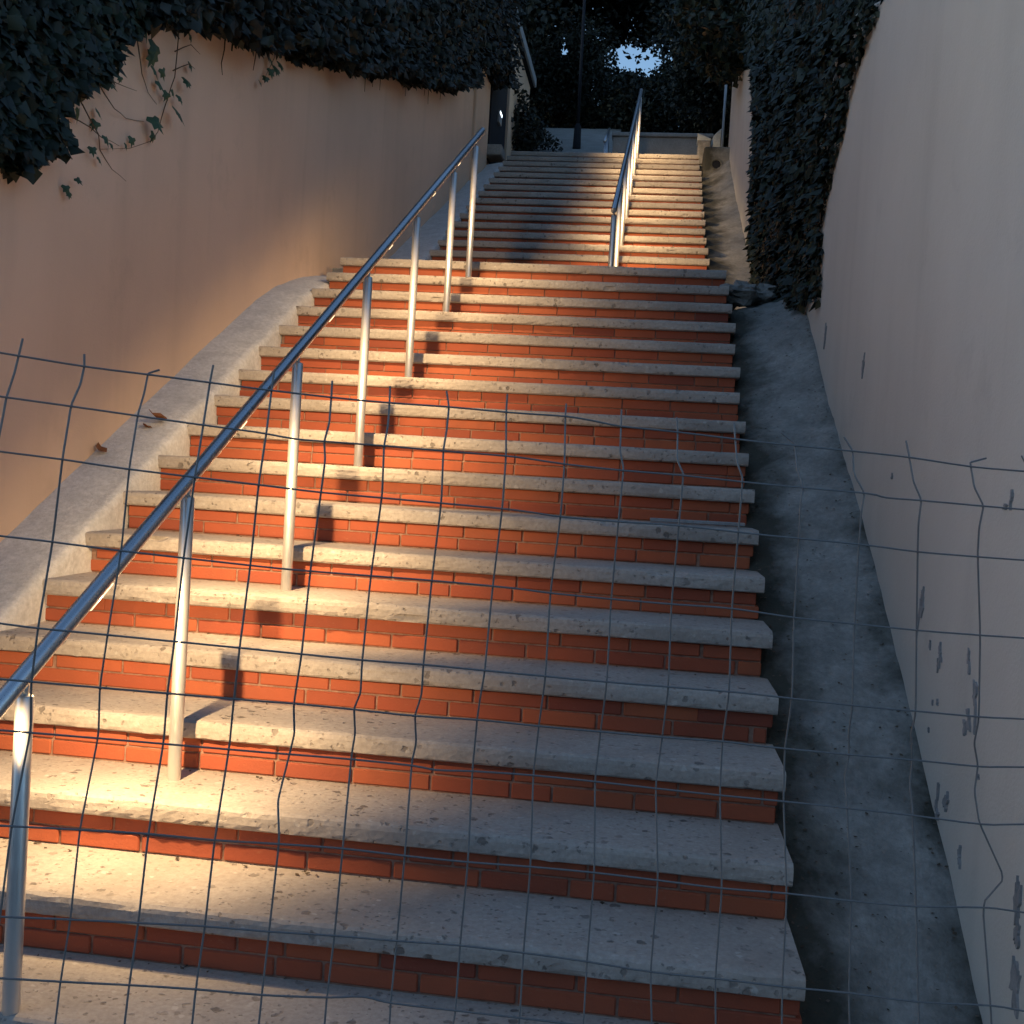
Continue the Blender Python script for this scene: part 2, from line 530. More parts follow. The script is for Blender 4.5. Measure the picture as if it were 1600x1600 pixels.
def slab_mesh(name, x0, x1, y0, y1, zt, th, seed):
    """cast slab with worn, slightly ragged edges"""
    prof = []          # (y, z, raggedness) front to back over the top
    e = .010
    prof += [(y1, zt-th, 0), (y0+e, zt-th, .3), (y0+.002, zt-th+.006, 1), (y0, zt-th+.018, .6), (y0, zt-th*.5, .5), (y0, zt-.020, .6), (y0+.0035, zt-.008, 1), (y0+.012, zt-.002, 1), (y0+.03, zt, .4)]
    for t in (.25, .5, .75):
        prof.append((y0+.03+(y1-y0-.03)*t, zt, .4))
    prof.append((y1, zt, 0))
    nx = max(60, int((x1-x0)/.022))
    vs, fs = [], []
    n = len(prof)
    for i in range(nx+1):
        x = x0 + (x1-x0)*i/nx
        wob = .004*nz(x, seed*3.7, 0, 1.3)
        for j, (y, z, k) in enumerate(prof):
            rough = k*(.0028*nz(x, j*.35+seed*5.1, seed, 17) + .0026*nz(x, j*.2+seed*2.1, seed, 48))
            chip = 0
            c_ = nz(x, seed*9.3, 4, 5.5)
            if c_ > .5 and j in (6, 7): chip = (c_-.5)*.07
            if c_ < -.52 and j in (2, 3): chip = -(c_+.52)*.06
            if j in (2, 3): vs.append((x, y+rough+wob*.5+chip, z+chip+rough))
            else: vs.append((x, y+(rough if 1 < j < 8 else 0)+wob*.5+chip, z+wob*.5+(rough*.8 if j >= 6 and j < n-1 else 0)-chip*.5))
    for i in range(nx):
        for j in range(n):
            a, b = i*n+j, i*n+(j+1) % n
            fs.append((a, b, b+n, a+n))
    fs.append(tuple(range(n)))
    fs.append(tuple(range(nx*n, nx*n+n))[::-1])
    me = pyd(name, vs, fs)
    bm = bmesh.new(); bm.from_mesh(me); bmesh.ops.recalc_face_normals(bm, faces=bm.faces); bm.to_mesh(me); bm.free()
    return me

def staircase(name, label, n0, n1, fy, fz, xl, xr, th, courses, depth, budget, back_last):
    t = empty(name, ((xl+xr)/2, fy(n0), fz(n0)-RI), label, 'staircase')
    OH = .031
    # core = mortar bed behind the bricks
    prof = []
    for k in range(n0, n1+1):
        prof += [(fy(k)+OH+.007, (fz(k)-RI-.061) if k > n0 else fz(k)-RI-.3), (fy(k)+OH+.007, fz(k)-th-.001)]
    yb = fy(n1)+depth+.1
    prof += [(yb, fz(n1)-th-.001), (yb, fz(n0)-RI-.8), (fy(n0)+OH+.007, fz(n0)-RI-.8)]
    n = len(prof)
    vs = [(xl+.008, y, z) for y, z in prof] + [(xr-.022, y, z) for y, z in prof]
    fs = [(i, (i+1) % n, n+(i+1) % n, n+i) for i in range(n)]
    fs += [tuple(range(n)), tuple(range(n, 2*n))[::-1]]
    me = pyd('mortar_core', vs, fs)
    bm = bmesh.new(); bm.from_mesh(me); bmesh.ops.triangulate(bm, faces=[f_ for f_ in bm.faces if len(f_.verts) > 4]); bmesh.ops.recalc_face_normals(bm, faces=bm.faces); bm.to_mesh(me); bm.free()
    link('mortar_core', me, M['mortar'], t)
    for k in range(n0, n1+1):
        yb = fy(k+1)+OH+.05 if k < n1 else fy(k)+back_last
        x1 = xr + random.uniform(-.012, .012)
        link('tread_slab', slab_mesh('tread_slab', xl-.012, x1, fy(k), yb, fz(k), th, k+n0*.3+xl*11), M['slab'], t)
    # bricks
    specs = []
    zone = RI - th
    j_ = .006
    bh = (zone - .004 - j_*courses + .004)/courses
    for k in range(n0, n1+1):
        for c_ in range(courses):
            z = fz(k)-RI + .005 + c_*(bh+j_)
            x = xl+.004 - (0.0 if (k*courses+c_) % 2 else .125) + random.uniform(-.03, .03)
            while x < xr-.02:
                L = .241 if random.random() > .06 else .12
                a, b = max(x, xl+.002), min(x+L, xr-.016)
                if b-a > .03:
                    specs.append((k, (a+b)/2, b-a, z))
                x += L + .007
    specs.sort(key=lambda s: s[0])
    near, rest = specs[:budget], specs[budget:]
    for k, xc, L, z in near:
        L = round(L*25)/25 if abs(L-.241) > .004 else .241
        o = bpy.data.objects.new('brick', brick_mesh(L, bh))
        COL.objects.link(o)
        o.parent = t
        o.location = Vector((xc, fy(k)+OH+random.uniform(-.0015, .0018), z+random.uniform(-.0008, .0008))) - t.location
        o.rotation_euler = (0, random.uniform(-.002, .002), random.uniform(-.004, .004))
    if rest:
        bm = bmesh.new()
        for k, xc, L, z in rest:
            yy = fy(k)+OH+random.uniform(-.0015, .0018)
            box_bm(bm, xc-L/2, xc+L/2, yy, yy+.07, z, z+bh)
        tag(link('brick_courses', bm_mesh('brick_courses', bm), M['brick'], t), kind='stuff')
    return t

staircase('staircase', 'wide lower flight of brick steps with washed concrete treads, nearest the fence', -1, 17, lambda k: k*GO, lambda k: k*RI, 0.0, W, .060, 2, GO, 300, .42)
staircase('staircase', 'narrower upper flight of steps beyond the middle landing', 1, NUP, lambda k: Y0+(k-1)*G2, lambda k: Z17+k*RI, XL2, XR2, .060, 2, G2, 300, .44)

# ------------------------------------------------------------------ handrails with lamps under the rail
def handrail(name, label, fx, zr, y_lo, y_hi, posts, rad, post_r, lamps, power, tilt, size, blend):
    root = empty(name, (fx(posts[0][0]), posts[0][0], posts[0][1]), label, 'handrail')
    a = Vector((fx(y_lo), y_lo, zr(y_lo))); b = Vector((fx(y_hi), y_hi, zr(y_hi)))
    d = (b-a).normalized()
    pts = [a - d*.001] + [a + (b-a)*t for t in (0.0, .2, .4, .6, .8, 1)]
    rail = tube('rail', pts, [rad*.9]+[rad]*6, M['steel'], root, 20)
    # slim light-coloured channel under the tube that carries the lamps
    perp = Vector((0, d.z, -d.y)).normalized()
    ca = a + perp*(rad*.96); cb = b + perp*(rad*.96)
    tube('lamp_channel', [ca, cb], .0075, M['post'], rail, 6)
    for y, zb in posts:
        x = fx(y)
        ztop = zr(y) - rad/max(.3, d.y) - .026
        po = tube('post', [(x,y,zb-.03), (x,y,zb+.002), (x,y,ztop-.004), (x,y,ztop)], [post_r, post_r, post_r, post_r*.8], M['post'], root, 20)
        tube('neck', [(x,y,ztop-.01), (x,y,zr(y)-rad*.5)], post_r*.42, M['post'], po, 12)
    for y, pw, *ov in lamps:
        p = Vector((fx(y), y, zr(y))) + perp*(rad+.006)
        q = [p - d*.03, p + d*.03]
        tube('lamp_lens', q, .0065, M['lens'], rail, 8)
        ld = bpy.data.lights.new('rail_lamp', 'SPOT')
        lo = bpy.data.objects.new('rail_lamp', ld)
        COL.objects.link(lo)
        ld.energy = power*pw
        ld.color = (1.0, .67, .33)
        ld.spot_size = R(size); ld.spot_blend = blend
        ld.shadow_soft_size = .012
        aim = (perp + Vector((tilt, .58, 0))).normalized()
        if ov:
            aim = Vector(ov[0]).normalized(); ld.spot_size = R(ov[1])
        lo.rotation_euler = (-aim).to_track_quat('Z', 'Y').to_euler()
        lo.parent = rail
        lo.location = p + perp*.014
    return root

xr1 = lambda y: .845 + .022*y
zr1 = lambda y: 1.264 + .566*(y-.864)
P1 = [(.032, 0)] + [(k*GO+dy, k*RI) for k, dy in ((2, .22), (5, .20), (8, .16), (11, .10), (14, .045), (16, .07))]
lam1 = [(y-.52, w_) for (y, _), w_ in zip(P1[1:], (1, .95, .82, .75, .62, .45))] + [(.36, .30, (-.20, -.30, -1), 140), (-.11, .09, (0, .95, -.12), 80)]
handrail('handrail', 'long stainless steel handrail up the left side of the lower steps', xr1, zr1, -.42, 5.17, P1, .0215, .0205, lam1, 48, -.12, 132, .95)
xr2 = lambda y: 1.876 - .0045*(y-5.7)
zr2 = lambda y: 3.33 + (6.33-3.33)/(11.77-5.72)*(y-5.72)
P2 = [(Y0+(n-1)*G2+.2, Z17+max(0, n)*RI) for n in (-2, 1, 4, 7, 10, 13, 16)]
lam2 = [(5.78, .8)] + [(y-.52, 1.0) for y, _ in P2[1:]]
handrail('handrail', 'steel handrail standing in the upper flight, its posts brightly lit', xr2, zr2, 5.66, 12.1, P2, .0215, .0205, lam2, 34, .28, 112, .95)

# ------------------------------------------------------------------ leaf masses
def leaf_mesh(name, P, Nn, T, S, width=.8, fold=.18):
    """one folded diamond leaf per point: P position, Nn facing, T growth direction, S length"""
    n = len(P)
    Nn = Nn/np.linalg.norm(Nn, axis=1, keepdims=True)
    T = T - Nn*np.sum(T*Nn, axis=1, keepdims=True)
    T = T/np.maximum(1e-6, np.linalg.norm(T, axis=1, keepdims=True))
    B = np.cross(Nn, T)
    S = S[:, None]
    mid = P + T*S*.42
    v = np.stack([P, mid - B*S*width*.5 - Nn*S*fold, P + T*S, mid + B*S*width*.5 - Nn*S*fold], axis=1).reshape(-1, 3)
    me = bpy.data.meshes.new(name)
    me.vertices.add(4*n)
    me.vertices.foreach_set('co', v.ravel().astype(np.float32))
    base = np.arange(n)[:, None]*4
    idx = np.concatenate([base+np.array([[0,1,2]]), base+np.array([[0,2,3]])], axis=1).ravel().astype(np.int32)
    me.loops.add(6*n)
    me.loops.foreach_set('vertex_index', idx)
    me.polygons.add(2*n)
    me.polygons.foreach_set('loop_start', np.arange(0, 6*n, 3, dtype=np.int32))
    me.polygons.foreach_set('loop_total', np.full(2*n, 3, dtype=np.int32))
    me.update(calc_edges=True)
    me.validate()
    return me

def rnd_dir(n, bias=(0,0,0), amp=1.0):
    v = rng.normal(size=(n, 3))
    v /= np.linalg.norm(v, axis=1, keepdims=True)
    return v*amp + np.array(bias)

def vnoise(P, s):
    return np.array([mnoise.noise(Vector((p[0]*s, p[1]*s, p[2]*s))) for p in P])

def twigs(name, paths, r0, mat, parent):
    vs, fs = [], []
    for pth in paths:
        n = len(pth)
        v, f_ = tube_geo(pth, [r0*(1-.75*i/(n-1)) for i in range(n)], 5)
        o = len(vs)
        vs += v; fs += [tuple(i+o for i in q) for q in f_]
    return link(name, pyd(name, vs, fs), mat, parent, True)

# ivy column on the right wall
t = empty('ivy_plant', (Xr(5.5)-.05, 5.5, 2.7), 'dense dark green ivy column climbing the pale right wall', 'ivy')
n = 60000
Yr = rng.uniform(2.0, 9.0, n); Zr = rng.uniform(2.2, 6.6, n)
near_e = np.interp(Zr, [2.2, 2.45, 2.6, 2.93, 3.12, 3.35, 3.47, 4.0], [3.75, 3.72, 3.80, 3.76, 3.52, 3.18, 2.72, 1.9])
far_e = np.interp(Zr, [2.6, 3.0, 3.47, 4.06, 4.64, 5.26, 6.2], [6.6, 7.3, 7.86, 7.9, 7.9, 8.5, 9.0])
base_z = np.interp(Yr, [3.4, 4.83, 7.28, 7.9, 9], [2.28, 2.55, 3.0, 3.4, 4.0])
P_ = np.stack([np.zeros(n), Yr, Zr], 1)
e1 = vnoise(P_, 3.1)*.14 + vnoise(P_, 9)*.07
top = 2.62+.335*Yr + .55 + e1*2
ok = (Yr > near_e + e1) & (Yr < far_e + e1*1.5) & (Zr > base_z + e1*.6) & (Zr < top)
gap = vnoise(P_, 1.9) + .5*vnoise(P_, 5)
ok &= gap > -.62
Yr, Zr, gap = Yr[ok], Zr[ok], gap[ok]
n = len(Yr)
thick = .035 + .13*np.clip((Zr-2.3)/2.2, 0, 1) + .05*np.clip(gap, 0, 1)
thick *= np.clip((Yr - np.interp(Zr, [2.2, 2.93, 3.35, 3.47, 4.0], [3.6, 3.6, 3.0, 2.6, 1.9]))/.8, .35, 1)
far2 = np.interp(Zr, [2.6, 3.0, 3.47, 4.06, 4.64, 5.26, 6.2], [6.6, 7.3, 7.86, 7.9, 7.9, 8.5, 9.0])
thick *= np.clip((far2 - Yr)/1.4, .18, 1)
over = Zr > 2.62+.335*Yr
Xp = (3.18-.017*Yr) - .006 - thick*rng.uniform(0, 1, n)**.8
Xp = np.where(over, Xp + rng.uniform(-.1, .5, n), Xp)
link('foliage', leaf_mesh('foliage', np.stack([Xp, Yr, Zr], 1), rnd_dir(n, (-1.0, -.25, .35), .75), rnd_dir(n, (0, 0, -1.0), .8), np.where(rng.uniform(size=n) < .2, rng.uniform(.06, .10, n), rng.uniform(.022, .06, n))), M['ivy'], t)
paths = []
for i in range(40):
    y = random.uniform(3.9, 7.3); z = 2.35 + (y-3.4)*.18
    pth = []
    for s in range(14):
        pth.append((Xr(y) - .012, y, z)); y += random.uniform(-.09, .08); z += .2
    paths.append(pth)
twigs('stem', paths, .012, M['stem'], t)

# hedge that hangs over the left wall
HB_Y = [1.4, 1.60, 1.65, 1.74, 1.82, 1.90, 1.93, 2.00, 2.10, 2.26, 2.33, 2.6, 2.88, 3.38, 3.98, 4.28, 5.35, 5.95, 7.02, 8.69, 9.2, 9.55, 10.11, 10.5, 11.18, 12.56, 14]
HB_Z = [2.48, 2.47, 2.42, 2.49, 2.53, 2.55, 2.82, 2.80, 2.94, 3.08, 3.22, 3.42, 3.52, 3.68, 3.86, 3.95, 4.28, 4.47, 4.80, 5.32, 5.52, 5.72, 6.15, 6.25, 6.28, 6.72, 7.0]
def hanging(y_a, y_b, n, depth, out, rise, size, edge):
    y = rng.uniform(y_a, y_b, n)
    zb = np.interp(y, HB_Y, HB_Z)
    u = rng.uniform(0, 1, n)**1.5
    z = zb + u*rise
    x = (-.36+.03*y) + out*rng.uniform(0.02, 1, n)**1.2 - depth*rng.uniform(0, 1, n)**2*(z > 2.6+.32*y)
    Pq = np.stack([x, y, z], 1)
    e = vnoise(Pq, 2.2)*edge*1.3 + vnoise(Pq, 7.5)*edge
    z = z + e - .02
    return np.stack([x, y, z], 1), rng.uniform(size*.55, size*1.15, n)
t = empty('hedge', (Xl(7)-.3, 7, wtop(7)-.2), 'dark dense hedge spilling over the top of the left wall', 'hedge')
P_, S_ = hanging(2.45, 11.9, 52000, .9, .30, 1.5, .085, .07)
n = len(P_)
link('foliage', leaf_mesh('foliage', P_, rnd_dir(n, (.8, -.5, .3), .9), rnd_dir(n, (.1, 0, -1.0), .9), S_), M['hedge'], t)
paths = []
for i in range(60):
    y = random.uniform(2.6, 11.5); x = Xl(y) - random.uniform(.15, .5); z = wtop(y) - .25
    pth = [(x, y, z)]
    for s in range(7):
        x += random.uniform(-.03, .08); y += random.uniform(-.08, .08); z += random.uniform(.1, .22)
        pth.append((x, y, z))
    paths.append(pth)
# thin bare shoots hanging down the wall face
for y in (3.55, 3.95, 6.1, 6.3, 6.55, 7.3, 8.0, 8.15, 8.6):
    z = float(np.interp(y, HB_Y, HB_Z)) + .12
    pth = []
    for s in range(6):
        pth.append((Xl(y)+.012, y, z)); y += random.uniform(-.03, .03); z -= random.uniform(.04, .09)
    paths.append(pth)
twigs('stem', paths, .007, M['stem'], t)
t = empty('ivy_plant', (Xl(1.9), 1.9, 2.9), 'ivy clump with large leaves hanging at the near end of the left wall', 'ivy')
P_, S_ = hanging(1.0, 2.75, 15000, .3, .13, 1.5, .068, .05)
n = len(P_)
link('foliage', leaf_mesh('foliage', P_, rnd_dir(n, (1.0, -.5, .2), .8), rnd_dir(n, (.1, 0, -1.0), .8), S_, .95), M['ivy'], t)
paths = []
for i in range(24):
    y = random.uniform(1.5, 2.6); z = 3.9
    pth = []
    for s in range(8):
        pth.append((Xl(y)+random.uniform(.02, .12), y, z)); y += random.uniform(-.06, .06); z -= random.uniform(.1, .17)
        if z < np.interp(y, HB_Y, HB_Z): break
    if len(pth) > 2: paths.append(pth)
twigs('stem', paths, .006, M['stem'], t)

# separate vine shoots trailing over the wall, leaves one by one
VS = [[[2.974,3.573],[2.942,3.416],[2.941,3.224],[2.931,3.125],[2.91,3.069],[2.806,2.909],[2.717,2.834],[2.542,2.743],[2.323,2.672]],
  [[2.547,3.32],[2.573,3.176],[2.615,3.117],[2.726,3.067],[2.825,3.046]],
  [[2.192,2.972],[2.276,2.906],[2.387,2.874],[2.53,2.878],[2.708,2.923]],
  [[2.103,2.83],[2.158,2.767],[2.265,2.719],[2.323,2.667],[2.439,2.615],[2.528,2.587]],
  [[2.038,2.727],[2.187,2.722],[2.292,2.714],[2.485,2.737]], [[2.949,3.355],[3.081,3.44],[3.208,3.441]], [[2.938,3.255],[3.071,3.338],[3.158,3.345]], [[2.217,2.982],[2.377,2.985],[2.576,3.022]]]
VS2 = [[[4.219,3.975],[4.19,3.807],[4.061,3.623]]]
LEAF = [[2.704,3.288,.108],[2.69,3.237,.085],[2.684,3.174,.069],[2.795,3.207,.063],[2.782,3.143,.07],[2.851,3.112,.056],[3.045,3.246,.074],[3.076,3.487,.049],[3.106,3.351,.058],[2.895,3.144,.048],[2.971,3.139,.057],[2.924,3.059,.105],[2.706,2.944,.1],[2.757,2.877,.062],[2.567,2.801,.053],[2.512,2.754,.037],[2.323,2.979,.064],[2.402,3.023,.036],[2.246,2.825,.056],[2.245,2.769,.056],[2.308,2.724,.057],[2.374,2.711,.036],[2.209,2.646,.049],[2.274,2.623,.043],[2.097,2.48,.041],[2.038,2.431,.047],[2.064,2.411,.041],[2.21,3.062,.084],[2.18,3.105,.083],[2.259,3.096,.078],[2.637,3.336,.076],[2.548,3.314,.06],[2.123,2.892,.076],[2.156,2.972,.069],[2.083,2.769,.068]]
LEAF2 = [[4.174,3.918,.089],[4.232,3.882,.089],[4.14,3.788,.078],[4.275,3.801,.08],[4.218,3.752,.079],[4.12,3.71,.068],[4.087,3.652,.058],[4.014,3.594,.048]]
ivy_outline = [(0,0), (.30,-.12), (.50,.06), (.30,.30), (.36,.62), (.12,.60), (0,1.0), (-.12,.60), (-.36,.62), (-.30,.30), (-.50,.06), (-.30,-.12)]
vs = [(0, .35, .05)] + [(x, y, -.10*abs(x)*2 - .06*y*y) for x, y in ivy_outline]
fs = [(0, i+1, (i+1) % 12 + 1) for i in range(12)]
leaf_me = pyd('leaf', vs, fs)
leaf_me.materials.append(M['vine'])
def vine(label, stems, leaves):
    y0, z0 = stems[0][0]
    t = empty('trailing_vine', (Xl(y0)+.02, y0, z0), label, 'vine')
    paths = []
    for s in stems:
        p = []
        for i, (y, z) in enumerate(s):
            p.append(Vector((Xl(y)+.018+.02*math.sin(i*1.3), y, z)))
        q = []
        for i in range(len(p)-1):
            for u in (0, .5):
                q.append(p[i].lerp(p[i+1], u) + Vector((0, .006*nz(i,u,z0,9), .006*nz(u,i,y0,9))))
        q.append(p[-1]); paths.append(q)
    twigs('stem', paths, .0035, M['stem'], t)
    for y, z, s in leaves:
        o = bpy.data.objects.new('leaf', leaf_me)
        COL.objects.link(o)
        o.parent = t
        o.location = Vector((Xl(y)+random.uniform(.02, .05), y, z)) - t.location
        zax = Vector((1, -.25, .25)) + Vector((random.uniform(-.4,.4), random.uniform(-.5,.5), random.uniform(-.4,.4)))
        yax = Vector((0, random.uniform(-.7,.7), -1))
        zax.normalize(); xax = yax.cross(zax).normalized(); yax = zax.cross(xax)
        o.rotation_euler = Matrix((xax, yax, zax)).transposed().to_euler()
        o.scale = (s*.95, s*.95, s*.95)
vine('loose ivy shoots trailing in arcs across the bare left wall', VS, LEAF)
vine('short single ivy sprig dangling from the hedge on the left wall', VS2, LEAF2)

# ------------------------------------------------------------------ trees and shrubs beyond the stairs
CAM = np.array([2.2367, -2.2891, 1.307])
GAPS = [(np.array([1.48, 22, 10.74]), .68, .34), (np.array([-.20, 22, 10.94]), .15, .22)]   # openings in the canopy
def thin(P):
    P = np.asarray(P)
    ok = np.ones(len(P), bool)
    for g_, rx, rz in GAPS:
        s = (P[:, 1]-CAM[1])/(g_[1]-CAM[1])
        qx = CAM[0]+(g_[0]-CAM[0])*s; qz = CAM[2]+(g_[2]-CAM[2])*s
        d = ((P[:, 0]-qx)/(rx*s))**2 + ((P[:, 2]-qz)/(rz*s))**2
        ok &= (d > 1 + .5*np.sin(P[:, 0]*9+P[:, 2]*7)) | (rng.uniform(size=len(P)) < np.where(P[:, 2] > qz, .10, .03))
    return P[ok]
def crown(blobs, per, size, gaps=True, shell=.45):
    out = []
    for (x, y, z, r_) in blobs:
        n = int(per*r_*r_)
        d = rng.normal(size=(n, 3)); d /= np.linalg.norm(d, axis=1, keepdims=True)
        rad = r_*(shell + (1-shell)*rng.uniform(size=(n, 1))**.6)
        p = np.array([x, y, z]) + d*rad*np.array([1, 1, .8])
        k = vnoise(p, 1.3/max(r_, .4)*1.2)
        out.append(p[k > -.28])
    P = np.concatenate(out)
    return thin(P) if gaps else P
def tree(name, label, base, h, r0, blobs, per=1200, size=.15, cat='tree', gaps=True, group=None, mat='tree'):
    t = empty(name, base, label, cat, group)
    bx, by, bz = base
    lean = random.uniform(-.2, .2)
    pts = [Vector((bx + lean*s + .06*math.sin(s*5+bx), by + .05*math.cos(s*4), bz - .3 + (h+.3)*s)) for s in np.linspace(0, 1, 9)]
    vs, fs = tube_geo(pts, [r0*(1.25 if i == 0 else 1-.075*i) for i in range(9)], 9)
    for (x, y, z, r_) in blobs:
        st = pts[random.randint(4, 7)]
        en = Vector((x, y, z))
        mid = st.lerp(en, .5) + Vector((0, 0, -.15*r_))
        v, f_ = tube_geo([st, st.lerp(mid, .6), mid, mid.lerp(en, .6), en], [r0*.42, r0*.36, r0*.3, r0*.2, r0*.08], 6)
        o = len(vs); vs += v; fs += [tuple(i+o for i in q) for q in f_]
    link('trunk', pyd('trunk', vs, fs), M['bark'], t, True)
    P = crown(blobs, per, size, gaps)
    n = len(P)
    link('crown', leaf_mesh('crown', P, rnd_dir(n, (0, -.3, .5), .9), rnd_dir(n, (0, 0, -.6), 1), rng.uniform(size*.6, size*1.3, n), .6), M[mat], t)
    return t
def rb(cx, cy, cz, rx, ry, rz, n, r_a, r_b):
    return [(cx+random.uniform(-rx, rx), cy+random.uniform(-ry, ry), cz+random.uniform(-rz, rz), random.uniform(r_a, r_b)) for _ in range(n)]
GT = 'trees beyond the top of the steps'
tree('evergreen_tree', 'dark tree left of the bright sky opening above the steps', (-1.6, 21.5, 8.0), 5.0, .22, rb(-1.5, 21.5, 11.4, 1.9, 1.5, 2.3, 22, 1.0, 1.5), group=GT)
tree('evergreen_tree', 'dark tree right of the bright sky opening above the steps', (4.2, 20.5, 8.2), 4.8, .22, rb(4.4, 20.5, 11.2, 1.9, 1.5, 2.4, 16, 1.0, 1.5), group=GT)
tree('evergreen_tree', 'tall dark tree arching over the sky opening at the head of the steps', (5.2, 26.5, 9.6), 7.5, .28, rb(1.6, 25.5, 15.4, 3.2, 1.2, 1.2, 18, 1.3, 1.8) + rb(1.4, 21.5, 13.0, 2.4, .8, .6, 10, .8, 1.1) + rb(1.4, 22.5, 12.0, 1.5, .4, .35, 10, .6, .85), group=GT)
tree('evergreen_tree', 'dark far tree closing the view below the sky opening', (1.3, 24.0, 8.8), 1.9, .16, rb(1.2, 23.0, 9.45, 2.6, 1.0, .55, 14, .6, .95), group=GT)
tree('evergreen_tree', 'dark tree rising behind the flat roof of the gatehouse', (-2.4, 16.8, 6.9), 4.2, .18, rb(-1.5, 17.0, 10.0, 1.4, 1.0, 1.7, 12, .9, 1.3), group=GT)
tree('evergreen_tree', 'leafy tree leaning over the far end of the right wall', (4.2, 11.0, 6.0), 2.8, .14, rb(3.55, 10.6, 7.6, .75, 1.2, 1.0, 18, .55, .85) + rb(3.0, 9.8, 6.35, .25, .9, .25, 8, .3, .45), per=2200, size=.10, gaps=False, group=GT, mat='ivy')
def shrub(label, base, blobs, per=2600, size=.09, mat='tree'):
    tree('shrub', label, base, .9, .05, blobs, per, size, 'shrub', True, 'shrubs around the upper landing', mat)
shrub('dark shrub beside the door left of the upper landing', (-.05, 14.2, 5.9), rb(.02, 14.2, 6.45, .22, .5, .45, 9, .3, .5))
shrub('dark shrub overhanging the white blocks at the right of the upper landing', (3.0, 15.2, 6.8), rb(2.95, 14.6, 7.9, .45, .5, .9, 12, .45, .7))
shrub('broad dark shrub behind the low concrete wall', (2.1, 17.6, 7.4), rb(2.0, 17.6, 8.4, 1.0, .4, .6, 12, .5, .8))
shrub('dark shrub at the head of the climbing path', (.2, 18.4, 7.6), rb(.2, 18.4, 8.8, 1.1, .4, .9, 12, .55, .85))

# ------------------------------------------------------------------ gatehouse with door and lit keypad
t = empty('gatehouse', (-.6, 12.9, ZTOP), 'gatehouse with flat grey roof edge and dark door at the end of the left wall', 'gatehouse')
XD = .0
box('wall', -2.2, XD-.05, 11.3, 15.4, ZTOP-.9, 7.70, M['wall'], t, .005)
dr = box('door', XD-.048, XD-.02, 11.42, 12.74, ZTOP-.25, 7.45, M['darkdoor'], t, .003)
box('keypad', XD-.019, XD+.012, 11.96, 12.16, 6.00, 6.155, M['fascia'], dr, .003)
box('keypad_light', XD+.0125, XD+.016, 11.97, 12.15, 6.115, 6.15, M['glow'], dr, .001)
box('door_jamb', XD-.05, XD+.015, 12.745, 12.90, ZTOP-.3, 7.45, M['wall'], t, .004)
rf = box('roof', -2.4, XD+.0, 12.3, 15.5, 7.72, 7.83, M['darkdoor'], t, .003)
box('fascia', XD+.003, XD+.035, 12.28, 15.5, 7.73, 7.87, M['fascia'], rf, .003)
box('fascia', -2.4, XD+.002, 12.25, 12.298, 7.73, 7.87, M['fascia'], rf, .003)
tag(box('door_sill', Xl(11.4)-.1, .17, 11.25, 11.60, ZTOP-.25, ZTOP-.12, M['plain'], None, .01), 'small concrete door sill at the top of the upper kerb', 'sill')

# ------------------------------------------------------------------ things on and behind the upper landing
t = empty('low_wall', (2.1, 13.6, ZTOP), 'low concrete wall across the back of the upper landing', 'wall')
box('wall_body', 1.44, 2.86, 13.60, 13.82, ZTOP-.02, 6.36, M['plain'], t, .008)
box('wall_cap', 1.42, 2.88, 13.57, 13.85, 6.362, 6.42, M['plain'], t, .01)
tag(box('stone_block', 2.63, 2.80, 12.3, 12.6, ZTOP-.01, 5.92, M['stone'], None, .015), 'squat grey stone block at the right end of the top step', 'stone')
def lump(name, x, y, z, sx, sy, sz, mat, label, cat, group=None, seed=0):
    bm = bmesh.new()
    bmesh.ops.create_icosphere(bm, subdivisions=3, radius=1)
    for v in bm.verts:
        k = 1 + .45*mnoise.noise(v.co*1.5 + Vector((seed, seed*2, 0))) + .22*mnoise.cell(v.co*2.1 + Vector((seed, 1, 3))) + .10*mnoise.noise(v.co*5)
        v.co = Vector((x+v.co.x*sx*k, y+v.co.y*sy*k, z+v.co.z*sz*k))
    return tag(link(name, bm_mesh(name, bm), mat), label, cat, group)
bm = bmesh.new()
v, _ = box_bm(bm, 2.80, 2.93, 12.35, 12.75, ZTOP-.02, 6.10)
v[4].co.z -= .10; v[7].co.z -= .10; v[4].co.x += .03
tag(link('marble_slab', bm_mesh('marble_slab', bm, .008), M['pale']), 'upright white stone slab beside the end of the top step', 'slab')
bm = bmesh.new()
v, _ = box_bm(bm, 2.62, 2.80, 12.32, 12.55, 5.921, 6.02)
v[5].co.z -= .07; v[6].co.z -= .07
tag(link('marble_chunk', bm_mesh('marble_chunk', bm, .006), M['pale']), 'broken white wedge lying on the squat grey block', 'stone')
t = empty('lamp_post', (.80, 15.0, 6.62), 'slim dark lamp post with thick base on the climbing path', 'lamp post')
tube('post_base', [(.80,15,6.58), (.80,15,6.62), (.80,15,6.95), (.80,15,6.99)], [.07,.065,.055,.03], M['darkdoor'], t, 14)
tube('shaft', [(.80,15,6.98), (.79,15,8.2), (.78,15,9.4)], [.028,.025,.02], M['darkdoor'], t, 12)
lh = tube('lantern', [(.78,15,9.39), (.78,15,9.45), (.78,15,9.68), (.78,15,9.80)], [.03,.10,.14,.02], M['darkdoor'], t, 10)
t = empty('short_railing', (1.33, 13.2, ZTOP), 'short steel railing beside the low wall on the upper landing', 'railing')
for i, y in enumerate((12.95, 13.35, 13.75)):
    x = 1.36
    tube('post', [(x,y,ZTOP-.02), (x,y,ZTOP+.48+.19*i)], .016, M['steel'], t, 10)
tube('rail', [(1.36,12.85,ZTOP+.44), (1.36,13.95,ZTOP+.97)], .018, M['steel'], t, 10)
